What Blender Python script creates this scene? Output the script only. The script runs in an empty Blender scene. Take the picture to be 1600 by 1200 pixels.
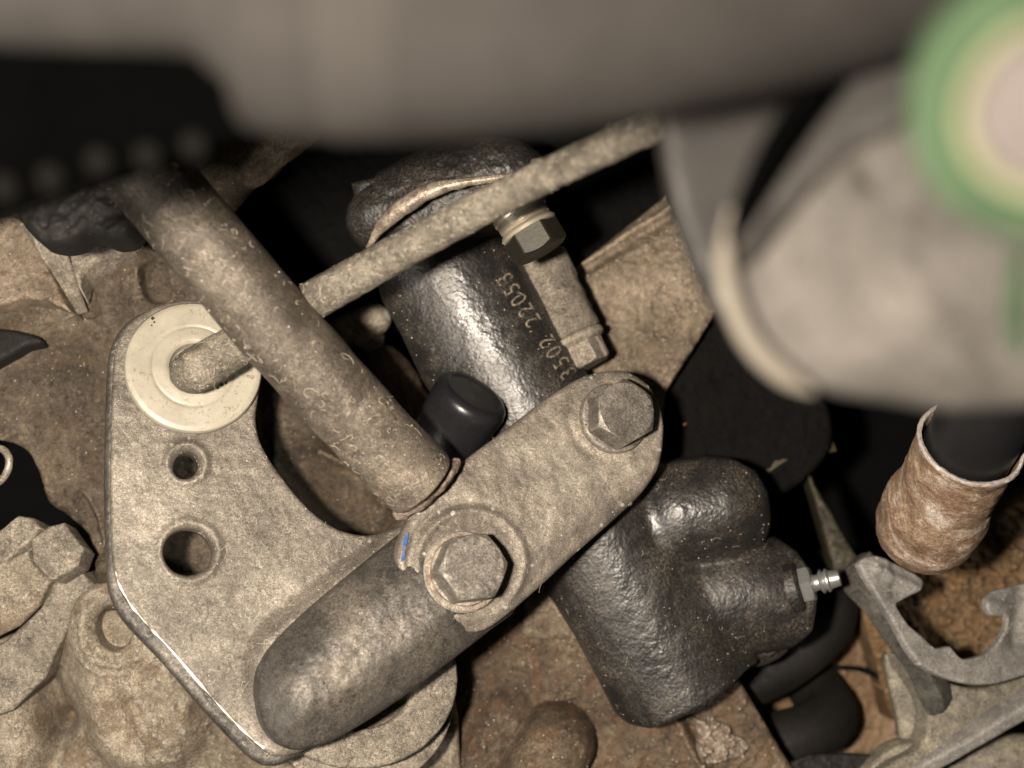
import bpy, math, random
import numpy as np
from mathutils import Vector, Matrix
random.seed(4); RNG = np.random.default_rng(4)
S = bpy.context.scene
COL = S.collection
MM = 0.001
D = 260.0                      # camera height above the reference plane, mm
# ------------------------------------------------------------------ camera
cam = bpy.data.cameras.new("camera"); camo = bpy.data.objects.new("camera", cam); COL.objects.link(camo)
camo.location = (0, 0, D*MM); cam.sensor_width = 36; cam.lens = 36*D/200.0
cam.clip_start = 0.002; cam.clip_end = 20
cam.dof.use_dof = True; cam.dof.focus_distance = 0.275; cam.dof.aperture_fstop = 11.0
S.camera = camo
# ------------------------------------------------------------------ world + lamp
W = bpy.data.worlds.new("World"); S.world = W; W.use_nodes = True
W.node_tree.nodes["Background"].inputs[0].default_value = (1.0, 0.93, 0.84, 1)
W.node_tree.nodes["Background"].inputs[1].default_value = 0.013
ld = bpy.data.lights.new("torch", 'POINT'); ld.energy = 7.3; ld.shadow_soft_size = 0.0075; ld.color = (1.0, 0.875, 0.735)
lo = bpy.data.objects.new("torch", ld); COL.objects.link(lo); lo.location = (-0.041, 0.0, 0.260)
l2 = bpy.data.lights.new("work_lamp", 'AREA'); l2.shape = 'DISK'; l2.size = .045; l2.energy = 0.40; l2.color = (1.0, .93, .84)
lo2 = bpy.data.objects.new("work_lamp", l2); COL.objects.link(lo2); lo2.location = (-0.22, -0.15, 0.24)
lo2.rotation_euler = (Vector((0.02, -0.02, -0.03))-lo2.location).to_track_quat('-Z', 'Y').to_euler()
S.view_settings.view_transform = 'Standard'; S.view_settings.look = 'None'
S.view_settings.exposure = 0; S.view_settings.gamma = 1

# ------------------------------------------------------------------ geometry helpers (all mm)
def P(px, py, z=0.0):
    k = (D-z)/D/8.0
    return np.array([(px-800)*k, (600-py)*k, z], float)
def L(px, z=0.0): return px*(D-z)/D/8.0
def unit(v): v = np.asarray(v, float); return v/np.linalg.norm(v)
ORG = {}
def mkobj(name, V, F, mat, parent=None, sharp=38, smooth=True, kind=None):
    V = np.asarray(V, float)
    if parent is not None: org = ORG[parent.name]
    else: org = (V.min(0)+V.max(0))/2; org = np.array([org[0], org[1], V[:,2].min()])
    me = bpy.data.meshes.new(name)
    me.from_pydata(((V-org)*MM).tolist(), [], F if isinstance(F, list) else F.tolist())
    if smooth:
        me.polygons.foreach_set("use_smooth", np.ones(len(me.polygons), bool))
        if sharp: me.set_sharp_from_angle(angle=math.radians(sharp))
    me.update()
    if mat is not None: me.materials.append(mat)
    o = bpy.data.objects.new(name, me); COL.objects.link(o)
    if parent is not None: o.parent = parent
    else: o.location = org*MM
    ORG[o.name] = org
    if kind: o["kind"] = kind
    return o
def thing(name, label, cat, loc, group=None):
    o = bpy.data.objects.new(name, None); COL.objects.link(o); o.empty_display_size = .005
    o.location = np.array(loc)*MM; ORG[o.name] = np.array(loc, float)
    o["label"] = label; o["category"] = cat
    if group: o["group"] = group
    return o
def tag(o, label, cat, group=None):
    o["label"] = label; o["category"] = cat
    if group: o["group"] = group
    return o
def smin0(x, a, b):
    t = np.clip((x-a)/(b-a), 0, 1); return t*t*(3-2*t)
# gradient noise
_perm = np.random.default_rng(11).permutation(4096)
def _h(ix, iy, iz): return _perm[(_perm[(_perm[ix & 4095] + iy) & 4095] + iz) & 4095]/4095.0
def vnoise(x, y, z=0):
    x = np.asarray(x, float); y = np.asarray(y, float); z = np.zeros_like(x)+z
    ix = np.floor(x).astype(int); iy = np.floor(y).astype(int); iz = np.floor(z).astype(int)
    fx, fy, fz = x-ix, y-iy, z-iz
    fx = fx*fx*fx*(fx*(fx*6-15)+10); fy = fy*fy*fy*(fy*(fy*6-15)+10); fz = fz*fz*(3-2*fz)
    r = 0
    for a in (0, 1):
        for b in (0, 1):
            for c in (0, 1):
                r = r + _h(ix+a, iy+b, iz+c)*np.where(a, fx, 1-fx)*np.where(b, fy, 1-fy)*np.where(c, fz, 1-fz)
    return r*2-1
def fbm(x, y, z=0, o=4):
    r = 0; a = .5
    for i in range(o): r = r + a*vnoise(x, y, z); x = x*2.03+7.1; y = y*2.03+3.7; z = z*2.03+1.3; a *= .5
    return r
def smooth_poly(pts, n=6, closed=True):
    p = np.array(pts, float); m = len(p); out = []
    rng = range(m) if closed else range(m-1)
    for i in rng:
        if closed: a, b, c, d = p[i-1], p[i], p[(i+1) % m], p[(i+2) % m]
        else: a, b, c, d = p[max(i-1, 0)], p[i], p[i+1], p[min(i+2, m-1)]
        # centripetal-ish catmull-rom with damped tangents
        l = np.linalg.norm(c-b)
        t1 = (c-a); t1 = t1/(np.linalg.norm(t1)+1e-9)*l; t2 = (d-b); t2 = t2/(np.linalg.norm(t2)+1e-9)*l
        for k in range(n):
            t = k/n; h00 = 2*t**3-3*t*t+1; h10 = t**3-2*t*t+t; h01 = -2*t**3+3*t*t; h11 = t**3-t*t
            out.append(h00*b+h10*t1*.8+h01*c+h11*t2*.8)
    if not closed: out.append(p[-1])
    return np.array(out)
class Plane:
    def __init__(s, px, py, z, n=(0, 0, 1)):
        s.o = P(px, py, z); s.n = unit(n)
        s.u = unit(np.array([1, 0, 0])-s.n*s.n[0]); s.v = np.cross(s.n, s.u)
    def hit(s, px, py):
        px = np.asarray(px, float); py = np.asarray(py, float)
        d = np.stack([(px-800)/8.0, (600-py)/8.0, np.full_like(px, -D)], -1)
        c = np.array([0, 0, D]); t = ((s.o-c)@s.n)/(d@s.n)
        return c+d*t[..., None]
    def uv(s, px, py):
        q = s.hit(px, py)-s.o; return np.stack([q@s.u, q@s.v], -1)
    def xyz(s, uv, h=0):
        uv = np.asarray(uv); h = np.zeros(uv.shape[:-1])+h
        return s.o+uv[..., :1]*s.u+uv[..., 1:2]*s.v+h[..., None]*s.n
    def px(s, uv):
        q = s.xyz(uv); k = 8.0*D/(D-q[..., 2]); return 800+q[..., 0]*k, 600-q[..., 1]*k
    def pt(s, px, py, h=0): return s.hit(np.array(px), np.array(py))+h*s.n
def sdf_poly(q, poly):
    n = len(q); best = np.full(n, 1e9); near = np.zeros((n, 2)); ins = np.zeros(n, bool)
    A = poly; B = np.roll(poly, -1, 0)
    for a, b in zip(A, B):
        ab = b-a; t = np.clip(((q-a)@ab)/(ab@ab+1e-12), 0, 1); c = a+t[:, None]*ab
        d = ((q-c)**2).sum(1); m = d < best; best[m] = d[m]; near[m] = c[m]
        cr = ((a[1] > q[:, 1]) != (b[1] > q[:, 1]))
        if abs(b[1]-a[1]) > 1e-12:
            xi = a[0]+(q[:, 1]-a[1])/(b[1]-a[1])*ab[0]; ins ^= cr & (q[:, 0] < xi)
    return np.where(ins, 1, -1)*np.sqrt(best), near
def seg(px, py, a, b):
    """distance (px) to a segment, and the 0..1 position along it"""
    a = np.array(a, float); b = np.array(b, float); ab = b-a
    t = np.clip(((px-a[0])*ab[0]+(py-a[1])*ab[1])/(ab@ab), 0, 1)
    return np.hypot(px-a[0]-t*ab[0], py-a[1]-t*ab[1]), t
def smax(a, b, k=1.0):
    h = np.clip(.5+.5*(a-b)/k, 0, 1); return b*(1-h)+a*h+k*h*(1-h)
def circ(cx, cy, rx, ry=None, n=28, rot=0):
    ry = ry or rx; t = np.linspace(0, 2*math.pi, n, endpoint=False)
    x = rx*np.cos(t); y = ry*np.sin(t); c, s = math.cos(rot), math.sin(rot)
    return np.stack([cx+x*c-y*s, cy+x*s+y*c], 1)
def relief(name, pl, outline, mat, parent=None, holes=(), hfun=None, r=1.0, thick=3.0, cell=.3, smooth=4, kind=None, rough=0.0, sharp=45, edgejit=0.0):
    po = smooth_poly(outline, smooth) if smooth else np.array(outline, float)
    if edgejit:
        po = po + np.stack([vnoise(po[:, 0]*.09, po[:, 1]*.09, 3), vnoise(po[:, 0]*.09, po[:, 1]*.09, 9)], 1)*edgejit
    poly = pl.uv(po[:, 0], po[:, 1])
    hp = [pl.uv(np.array(h)[:, 0], np.array(h)[:, 1]) for h in holes]
    lo_, hi = poly.min(0)-cell*2, poly.max(0)+cell*2
    nu, nv = int((hi[0]-lo_[0])/cell)+1, int((hi[1]-lo_[1])/cell)+1
    U, Vv = np.meshgrid(lo_[0]+np.arange(nu)*cell, lo_[1]+np.arange(nv)*cell); q = np.stack([U.ravel(), Vv.ravel()], 1)
    d, near = sdf_poly(q, poly)
    for h in hp:
        dh, nh = sdf_poly(q, h); dh = -dh; m = dh < d; d = np.where(m, dh, d); near[m] = nh[m]
    ins = (d > 0).reshape(nv, nu)
    c = ins[:-1, :-1] | ins[1:, :-1] | ins[:-1, 1:] | ins[1:, 1:]
    j, i = np.nonzero(c); a = j*nu+i
    F = np.stack([a, a+1, a+1+nu, a+nu], 1)
    out = d <= 0; q[out] = near[out]; d = np.where(out, 0, d)
    used = np.unique(F); remap = -np.ones(len(q), int); remap[used] = np.arange(len(used)); F = remap[F]; q = q[used]; d = d[used]
    px, py = pl.px(q)
    h = hfun(px, py, d) if hfun else np.zeros(len(q))
    if rough: h = h + rough*fbm(q[:, 0]*.55, q[:, 1]*.55, 2.2, 4)
    if r > 0:
        dd = np.clip(d, 0, r); h = h - r + np.sqrt(np.maximum(r*r-(r-dd)**2, 0))
    V = pl.xyz(q, h)
    # skirt
    E = np.concatenate([F[:, [0, 1]], F[:, [1, 2]], F[:, [2, 3]], F[:, [3, 0]]])
    key = np.sort(E, 1); kk = key[:, 0]*len(V)+key[:, 1]
    u_, idx, cnt = np.unique(kk, return_index=True, return_counts=True); be = E[idx[cnt == 1]]
    bv = np.unique(be); m2 = -np.ones(len(V), int)
    nb = len(bv); base = len(V)
    V1 = V[bv]; low = pl.xyz(q[bv], -thick)
    V = np.concatenate([V, V1, low]); m2[bv] = np.arange(nb)
    e0, e1 = m2[be[:, 0]], m2[be[:, 1]]
    SF = np.stack([be[:, 1], be[:, 0], base+nb+e0, base+nb+e1], 1)
    if r <= 0: SF = np.stack([base+e1, base+e0, base+nb+e0, base+nb+e1], 1)
    return mkobj(name, V, np.concatenate([F, SF]), mat, parent, sharp=sharp, kind=kind)
def frame_of(ax):
    ax = unit(ax); t = np.array([0, 0, 1.0]) if abs(ax[2]) < .9 else np.array([0, 1.0, 0])
    u = unit(np.cross(t, ax)); return ax, u, np.cross(ax, u)
def lathe(name, org, ax, prof, mat, parent=None, n=64, rough=0.0, sharp=38, arc=None, rs=.5, kind=None):
    """prof: list of (radius, height along ax)"""
    ax, u, v = frame_of(ax); V = []; F = []
    prof = list(prof); m = len(prof)
    for (r, h) in prof:
        for k in range(n):
            t = 2*math.pi*k/n; V.append(np.asarray(org)+ax*h+u*r*math.cos(t)+v*r*math.sin(t))
    for a in range(m-1):
        for k in range(n):
            k2 = (k+1) % n; F.append([a*n+k, a*n+k2, (a+1)*n+k2, (a+1)*n+k])
    V = np.array(V)
    if prof[-1][0] < 1e-6: pass
    else: F.append(list(range((m-1)*n, m*n)))
    if rough:
        nrm = V-(np.asarray(org)+((V-np.asarray(org))@ax)[:, None]*ax); l = np.linalg.norm(nrm, axis=1)
        nn = nrm/np.maximum(l, 1e-6)[:, None]
        V = V + nn*(fbm(V[:, 0]*rs+V[:, 2]*rs*.7, V[:, 1]*rs, V[:, 2]*rs, 4)*rough*np.minimum(1, l))[:, None]
    return mkobj(name, V, F, mat, parent, sharp=sharp, kind=kind)
def dens(prof, step=.5):
    out = [prof[0]]
    for a, b in zip(prof[:-1], prof[1:]):
        k = max(1, int(math.hypot(b[0]-a[0], b[1]-a[1])/step))
        for i in range(1, k+1): out.append((a[0]+(b[0]-a[0])*i/k, a[1]+(b[1]-a[1])*i/k))
    return out
def rounded(r, h0, h1, e=.6, n=5):
    """profile of a disc with a rounded upper edge, ending on the axis"""
    p = [(r, h0)]
    for i in range(n+1):
        t = i/n*math.pi/2; p.append((r-e+e*math.cos(t), h1-e+e*math.sin(t)))
    p += [(r*.55, h1), (1e-7, h1)]
    return p
def tube(name, pts, rad, mat, parent=None, n=40, sub=6, rough=0.0, cap=(True, True), flat=None, rs=.5, kind=None, closed=False, sharp=50):
    p = np.array(pts, float); rad = np.atleast_1d(rad).astype(float)
    if len(rad) == 1: rad = np.repeat(rad, len(p))
    q = smooth_poly(np.concatenate([p, rad[:, None]], 1), sub, closed) if sub > 1 else np.concatenate([p, rad[:, None]], 1)
    p, rad = q[:, :3], q[:, 3]
    if not closed:   # rounded caps
        for end, c in ((0, cap[0]), (-1, cap[1])):
            if not c: continue
            dirv = unit(p[0]-p[1]) if end == 0 else unit(p[-1]-p[-2]); r0 = rad[end]; cr = r0*(.07 if c == 'flat' else 1.0)
            ex = []; er = []
            for t in (.35, .65, .85, .97, 1.0): ex.append(p[end]+dirv*cr*t); er.append((r0-cr)+cr*math.sqrt(1-t*t)+1e-4)
            if c == 'flat': ex.append(ex[-1]+dirv*.01); er.append(1e-4)
            if end == 0: p = np.concatenate([np.array(ex[::-1]), p]); rad = np.concatenate([er[::-1], rad])
            else: p = np.concatenate([p, np.array(ex)]); rad = np.concatenate([rad, er])
    m = len(p); T = np.gradient(p, axis=0) if not closed else (np.roll(p, -1, 0)-np.roll(p, 1, 0))
    for i in range(m):
        if np.linalg.norm(T[i]) < 1e-9: T[i] = T[i-1]
    T = T/np.linalg.norm(T, axis=1)[:, None]
    _, u, _ = frame_of(T[0]); V = np.zeros((m, n, 3)); ang = np.linspace(0, 2*math.pi, n, endpoint=False)
    for i in range(m):
        u = unit(u-T[i]*(u@T[i])); w = np.cross(T[i], u)
        ring = u*np.cos(ang)[:, None]+w*np.sin(ang)[:, None]; V[i] = p[i]+ring*rad[i]
        if rough:
            c = V[i]; V[i] = c+ring*(rough*fbm(c[:, 0]*rs+.31*c[:, 2], c[:, 1]*rs, c[:, 2]*rs, 4)*min(1, rad[i]))[:, None]
    V = V.reshape(-1, 3); I = np.arange(m if closed else m-1)[:, None]*n; K = np.arange(n)[None]; K2 = (K+1) % n
    J = (I+n) % (m*n)
    F = np.stack([I+K, I+K2, J+K2, J+K], -1).reshape(-1, 4)
    return mkobj(name, V, F, mat, parent, sharp=sharp, kind=kind)
def hexhead(name, org, ax, R, h, mat, parent=None, rot=0.0, cham=.5, rough=.05, bevel=.0, dish=0.0):
    """hexagonal head: R = across-flats / 2"""
    ax, u, v = frame_of(ax); n = 96; V = []; F = []
    th = np.linspace(0, 2*math.pi, n, endpoint=False)
    a = (th-rot) % (math.pi/3)-math.pi/6
    RR = np.minimum(R/np.cos(a), R*1.15)
    Rin = R*1.0
    drop = np.clip(RR-Rin, 0, None)*cham*1.6
    rings = [(RR, np.full(n, 0.0)), (RR, (h-drop)*.5), (RR, h-drop-.12)]
    for e in (.99, .975): rings.append((RR*e, h-drop*e**6+(-.05 if e == .99 else 0)))
    rings += [(np.full(n, Rin*.95), np.full(n, h)), (np.full(n, Rin*.7), np.full(n, h-dish*.6))]
    for rr, hh in rings:
        for k in range(n): V.append(np.asarray(org)+ax*hh[k]+u*rr[k]*math.cos(th[k])+v*rr[k]*math.sin(th[k]))
    for r_ in range(len(rings)-1):
        for k in range(n): F.append([r_*n+k, r_*n+(k+1) % n, (r_+1)*n+(k+1) % n, (r_+1)*n+k])
    F.append(list(range((len(rings)-1)*n, len(rings)*n)))
    V = np.array(V); V = V+ax*(fbm(V[:, 0]*.9, V[:, 1]*.9, V[:, 2]*.9, 3)*rough)[:, None]
    V = V+u*(fbm(V[:, 0]*.8+9, V[:, 1]*.8, V[:, 2], 3)*rough)[:, None]
    return mkobj(name, V, F, mat, parent, sharp=28)
def merge_mesh(name, parts, mat, parent=None, kind=None, sharp=40):
    V = []; F = []; b = 0
    for v, f in parts:
        V.append(v); F += [[i+b for i in q] for q in f]; b += len(v)
    return mkobj(name, np.concatenate(V), F, mat, parent, kind=kind, sharp=sharp)
def hair(pts, r, n=3):
    p = np.array(pts); V = []; F = []
    for i in range(len(p)):
        t = unit(p[min(i+1, len(p)-1)]-p[max(i-1, 0)]); _, u, w = frame_of(t)
        for k in range(n): a = 2*math.pi*k/n; V.append(p[i]+r*(u*math.cos(a)+w*math.sin(a)))
    for i in range(len(p)-1):
        for k in range(n): F.append([i*n+k, i*n+(k+1) % n, (i+1)*n+(k+1) % n, (i+1)*n+k])
    return np.array(V), F
def grain(c, r):
    d = [np.array(x) for x in ((1, 0, 0), (-1, 0, 0), (0, 1, 0), (0, -1, 0), (0, 0, 1), (0, 0, -1))]
    V = np.array([c+x*r*random.uniform(.5, 1.2) for x in d])
    return V, [[0, 2, 4], [2, 1, 4], [1, 3, 4], [3, 0, 4], [2, 0, 5], [1, 2, 5], [3, 1, 5], [0, 3, 5]]
def surf_samples(o, k):
    """random points + normals (mm, world) on the camera side of a mesh"""
    me = o.data; org = ORG[o.name]; n = len(me.polygons)
    ar = np.zeros(n); me.polygons.foreach_get("area", ar); ce = np.zeros(n*3); me.polygons.foreach_get("center", ce); ce = ce.reshape(-1, 3)
    no = np.zeros(n*3); me.polygons.foreach_get("normal", no); no = no.reshape(-1, 3)
    vis = no[:, 2] > .35
    pr = ar*vis; idx = RNG.choice(n, k, p=pr/pr.sum())
    c = ce[idx]/MM+org; q = 8*D/(D-c[:, 2]); px = 800+c[:, 0]*q; py = 600-c[:, 1]*q
    ok = (px > -20) & (px < 1620) & (py > 150) & (py < 1220)
    return c[ok], no[idx][ok]
def lint(o, k, mat, parent=None, name="lint", lmin=.8, lmax=3.2, r=.035, curl=1.0):
    C, N = surf_samples(o, k); parts = []
    for c, nn in zip(C, N):
        _, u, w = frame_of(nn); a = random.uniform(0, 6.28); bend = random.gauss(0, .55)*curl; ln = random.uniform(lmin, lmax)*random.random()**.5; m = 6
        p = c+nn*.06; pts = [p]
        for i in range(m):
            a += bend+random.gauss(0, .2); p = p+(u*math.cos(a)+w*math.sin(a))*ln/m+nn*random.uniform(-.02, .02); pts.append(p)
        parts.append(hair(pts, r*random.uniform(.6, 1.2)))
    return merge_mesh(name, parts, mat, parent or o, kind="stuff", sharp=None)
def longlint(o, k, mat, parent=None): return lint(o, k, mat, parent, name='long_fibre', lmin=3.0, lmax=7.0, r=.065, curl=.45)
def grit(o, k, mat, parent=None, name="grit", r=.12):
    C, N = surf_samples(o, k)
    parts = [grain(c+n*.02, r*random.uniform(.35, 1.0)**1.5) for c, n in zip(C, N)]
    return merge_mesh(name, parts, mat, parent or o, kind="stuff", sharp=None)

# ------------------------------------------------------------------ materials
def nt(name):
    m = bpy.data.materials.new(name); m.use_nodes = True; t = m.node_tree; b = t.nodes["Principled BSDF"]; return m, t, b
def N_(t, typ, **kw):
    n = t.nodes.new(typ)
    for k, v in kw.items(): setattr(n, k, v)
    return n
def coords(t, s=(1, 1, 1), rot=(0, 0, 0)):
    tc = N_(t, 'ShaderNodeTexCoord'); mp = N_(t, 'ShaderNodeMapping'); mp.inputs['Scale'].default_value = tuple(1000*x for x in s); mp.inputs['Rotation'].default_value = rot
    t.links.new(tc.outputs['Object'], mp.inputs['Vector']); return mp.outputs[0]
def noise(t, v, scale, detail=4, rough=.6, dist=0):
    n = N_(t, 'ShaderNodeTexNoise'); n.inputs['Scale'].default_value = scale; n.inputs['Detail'].default_value = detail; n.inputs['Roughness'].default_value = rough; n.inputs['Distortion'].default_value = dist
    t.links.new(v, n.inputs['Vector']); return n.outputs['Fac']
def ramp(t, f, stops, interp='LINEAR'):
    r = N_(t, 'ShaderNodeValToRGB'); cr = r.color_ramp; cr.interpolation = interp
    while len(cr.elements) < len(stops): cr.elements.new(.5)
    for e, (p, c) in zip(cr.elements, stops):
        e.position = p; e.color = (c, c, c, 1) if isinstance(c, (int, float)) else (*c, 1)
    t.links.new(f, r.inputs[0]); return r.outputs[0]
def mix(t, f, a, b, mode='MIX'):
    m = N_(t, 'ShaderNodeMix', data_type='RGBA', blend_type=mode)
    for s, x in ((m.inputs['Factor'], f), (m.inputs[6], a), (m.inputs[7], b)):
        if hasattr(x, 'is_output'): t.links.new(x, s)
        elif isinstance(x, (int, float)): s.default_value = x
        else: s.default_value = (*x, 1)
    return m.outputs[2]
def mth(t, op, a, b=0.0):
    m = N_(t, 'ShaderNodeMath', operation=op)
    for s, x in zip(m.inputs, (a, b)):
        if hasattr(x, 'is_output'): t.links.new(x, s)
        else: s.default_value = x
    return m.outputs[0]
def bump(t, b, h, dist, strength=1.0):
    n = N_(t, 'ShaderNodeBump'); n.inputs['Distance'].default_value = dist*MM; n.inputs['Strength'].default_value = strength
    t.links.new(h, n.inputs['Height']); t.links.new(n.outputs[0], b.inputs['Normal']); return n
def dusty(name, dark, mid, light, rough=.75, metal=0.0, blot=.12, fine=1.6, stain=None, stain_amt=.5, bumpd=.25, speck=.5, seed=0.0, dirt=.5, gloss=.0, contrast=1.0, wear=.6, aniso=None, spec=.35, zone=None):
    """metal under road dust: broad blotches, fine grain, pits, pale specks, optional rust or grime stain"""
    m, t, b = nt(name); v = coords(t); v0 = v
    off = N_(t, 'ShaderNodeVectorMath', operation='ADD'); off.inputs[1].default_value = (seed*13.1, seed*7.7, seed*3.3); t.links.new(v, off.inputs[0]); v = off.outputs[0]
    if aniso:
        dp_ = N_(t, 'ShaderNodeVectorMath', operation='DOT_PRODUCT'); dp_.inputs[1].default_value = tuple(aniso[0]); t.links.new(v, dp_.inputs[0])
        sc_ = N_(t, 'ShaderNodeVectorMath', operation='SCALE'); sc_.inputs[0].default_value = tuple(x*(aniso[1]-1) for x in aniso[0]); t.links.new(dp_.outputs['Value'], sc_.inputs['Scale'])
        ad_ = N_(t, 'ShaderNodeVectorMath', operation='ADD'); t.links.new(v, ad_.inputs[0]); t.links.new(sc_.outputs[0], ad_.inputs[1]); v = ad_.outputs[0]
    nb = noise(t, v, blot, 6, .68, .4); nf = noise(t, v, fine, 8, .72, .6); nm = noise(t, v, fine*.28, 6, .7, 1.0); nl = noise(t, v, blot*2.6, 5, .62, .8)
    c = ramp(t, nb, [(.30, dark), (.5, mid), (.72, light)])
    g = ramp(t, nf, [(.36, .38), (.47, .86), (.55, 1.10), (.66, 1.75)])
    msk = ramp(t, nl, [(.40, .22*contrast), (.58, .95*contrast)])
    c = mix(t, msk, c, g, 'MULTIPLY')
    g2 = ramp(t, nm, [(.37, .5), (.5, 1.0), (.63, 1.4)]); c = mix(t, .5*contrast*contrast, c, g2, 'MULTIPLY')
    c = mix(t, .75, c, ramp(t, noise(t, v, 3.6, 3, .7), [(.37, .50), (.5, 1.0), (.63, 1.65)]), 'MULTIPLY')
    g3 = ramp(t, noise(t, v, blot*1.1, 4, .6, 1.5), [(.32, .68), (.5, 1.0), (.68, 1.2)]); c = mix(t, .7, c, g3, 'MULTIPLY')
    if dirt:
        nd = noise(t, v, fine*.5, 10, .8, 2.0); dm = ramp(t, nd, [(.38, dirt), (.45, 0.0)]); c = mix(t, dm, c, tuple(x*.22 for x in dark))
    if stain:
        ns = noise(t, v, blot*1.5, 7, .72, 1.2); sm = ramp(t, ns, [(.48, 0.0), (.60, stain_amt)]); c = mix(t, sm, c, stain)
    vo = N_(t, 'ShaderNodeTexVoronoi'); vo.inputs['Scale'].default_value = fine*.9; vo.inputs['Randomness'].default_value = 1; t.links.new(v, vo.inputs['Vector'])
    if speck:
        s1 = ramp(t, vo.outputs['Distance'], [(.06, 1.0), (.15, 0.0)]); s2 = ramp(t, noise(t, v, fine*.45, 2), [(.54, 0.0), (.60, speck)])
        c = mix(t, mth(t, 'MULTIPLY', s1, s2), c, (.72, .66, .56))
    if zone:     # rubbed, paler stretch along a direction: (point, axis, start, end, gain)
        zd = N_(t, 'ShaderNodeVectorMath', operation='DOT_PRODUCT'); zd.inputs[1].default_value = tuple(zone[1]); t.links.new(v0, zd.inputs[0])
        z1 = mth(t, 'ADD', zd.outputs['Value'], mth(t, 'MULTIPLY', mth(t, 'SUBTRACT', nl, .5), 45)); z1 = mth(t, 'ADD', z1, mth(t, 'MULTIPLY', mth(t, 'SUBTRACT', nm, .5), 14))
        mr = N_(t, 'ShaderNodeMapRange'); mr.inputs['From Min'].default_value = zone[2]; mr.inputs['From Max'].default_value = zone[3]; t.links.new(z1, mr.inputs['Value'])
        c = mix(t, mr.outputs[0], c, mix(t, 1.0, c, tuple(zone[4]), 'MULTIPLY'))
    if wear:
        ge = N_(t, 'ShaderNodeNewGeometry'); w_ = mth(t, 'ADD', ge.outputs['Pointiness'], mth(t, 'MULTIPLY', mth(t, 'SUBTRACT', nf, .5), .12))
        c = mix(t, ramp(t, w_, [(.53, 0.), (.60, wear)]), c, tuple(min(.6, x*1.9) for x in light))
    t.links.new(c, b.inputs['Base Color']); b.inputs['Metallic'].default_value = metal
    rr = ramp(t, nf, [(.3, min(1, rough+.12)), (.7, max(.1, rough-.15-gloss))]); t.links.new(rr, b.inputs['Roughness'])
    b.inputs['Specular IOR Level'].default_value = spec
    h = mth(t, 'ADD', mth(t, 'MULTIPLY', nf, .8), mth(t, 'MULTIPLY', nm, 1.4)); bump(t, b, h, bumpd*.9)
    return m
def blackcast(name, base=(.010, .0098, .0098), rough=.3, peb=1.0, bd=.16, dustamt=.35, seed=0., spec=.6):
    """thick gloss paint over a pebbled casting, with dust caught in it"""
    m, t, b = nt(name); v = coords(t)
    vo = N_(t, 'ShaderNodeTexVoronoi', feature='SMOOTH_F1'); vo.inputs['Scale'].default_value = peb; vo.inputs['Smoothness'].default_value = .6
    wv = N_(t, 'ShaderNodeVectorMath', operation='ADD'); nw = N_(t, 'ShaderNodeTexNoise'); nw.inputs['Scale'].default_value = .8; t.links.new(v, nw.inputs['Vector'])
    sc_ = N_(t, 'ShaderNodeVectorMath', operation='SCALE'); sc_.inputs['Scale'].default_value = 1.1; t.links.new(nw.outputs['Color'], sc_.inputs[0])
    t.links.new(v, wv.inputs[0]); t.links.new(sc_.outputs[0], wv.inputs[1]); t.links.new(wv.outputs[0], vo.inputs['Vector'])
    n2 = noise(t, v, peb*2.6, 4, .6); nd = noise(t, v, .09, 5, .65, .5); nf = noise(t, v, 2.0, 8, .75, .8); n0 = noise(t, v, .28, 3, .5)
    f = mth(t, 'MULTIPLY', ramp(t, nd, [(.42, dustamt*.15), (.66, dustamt)]), ramp(t, nf, [(.47, 0.), (.60, 1.)]))
    c = mix(t, f, base, (.13, .108, .082)); t.links.new(c, b.inputs['Base Color'])
    rr = ramp(t, nd, [(.35, rough), (.7, min(1, rough+.2))]); t.links.new(rr, b.inputs['Roughness'])
    b.inputs['Specular IOR Level'].default_value = spec
    h = mth(t, 'ADD', mth(t, 'MULTIPLY', vo.outputs['Distance'], -.8), mth(t, 'ADD', mth(t, 'MULTIPLY', n2, .22), mth(t, 'MULTIPLY', n0, .5)))
    bump(t, b, h, bd); return m
def plain(name, c, rough=.5, metal=0.0, bs=1.0, bd=.03, var=.25, spec=.5):
    m, t, b = nt(name); v = coords(t); n = noise(t, v, bs, 6, .65); nb = noise(t, v, .12, 4, .6)
    lo_, hi = tuple(x*(1-var) for x in c), tuple(min(1, x*(1+var)) for x in c)
    cc = mix(t, .5, ramp(t, n, [(.3, lo_), (.7, hi)]), ramp(t, nb, [(.3, lo_), (.7, hi)])); t.links.new(cc, b.inputs['Base Color'])
    b.inputs['Roughness'].default_value = rough; b.inputs['Metallic'].default_value = metal; b.inputs['Specular IOR Level'].default_value = spec
    bump(t, b, n, bd); return m

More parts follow.
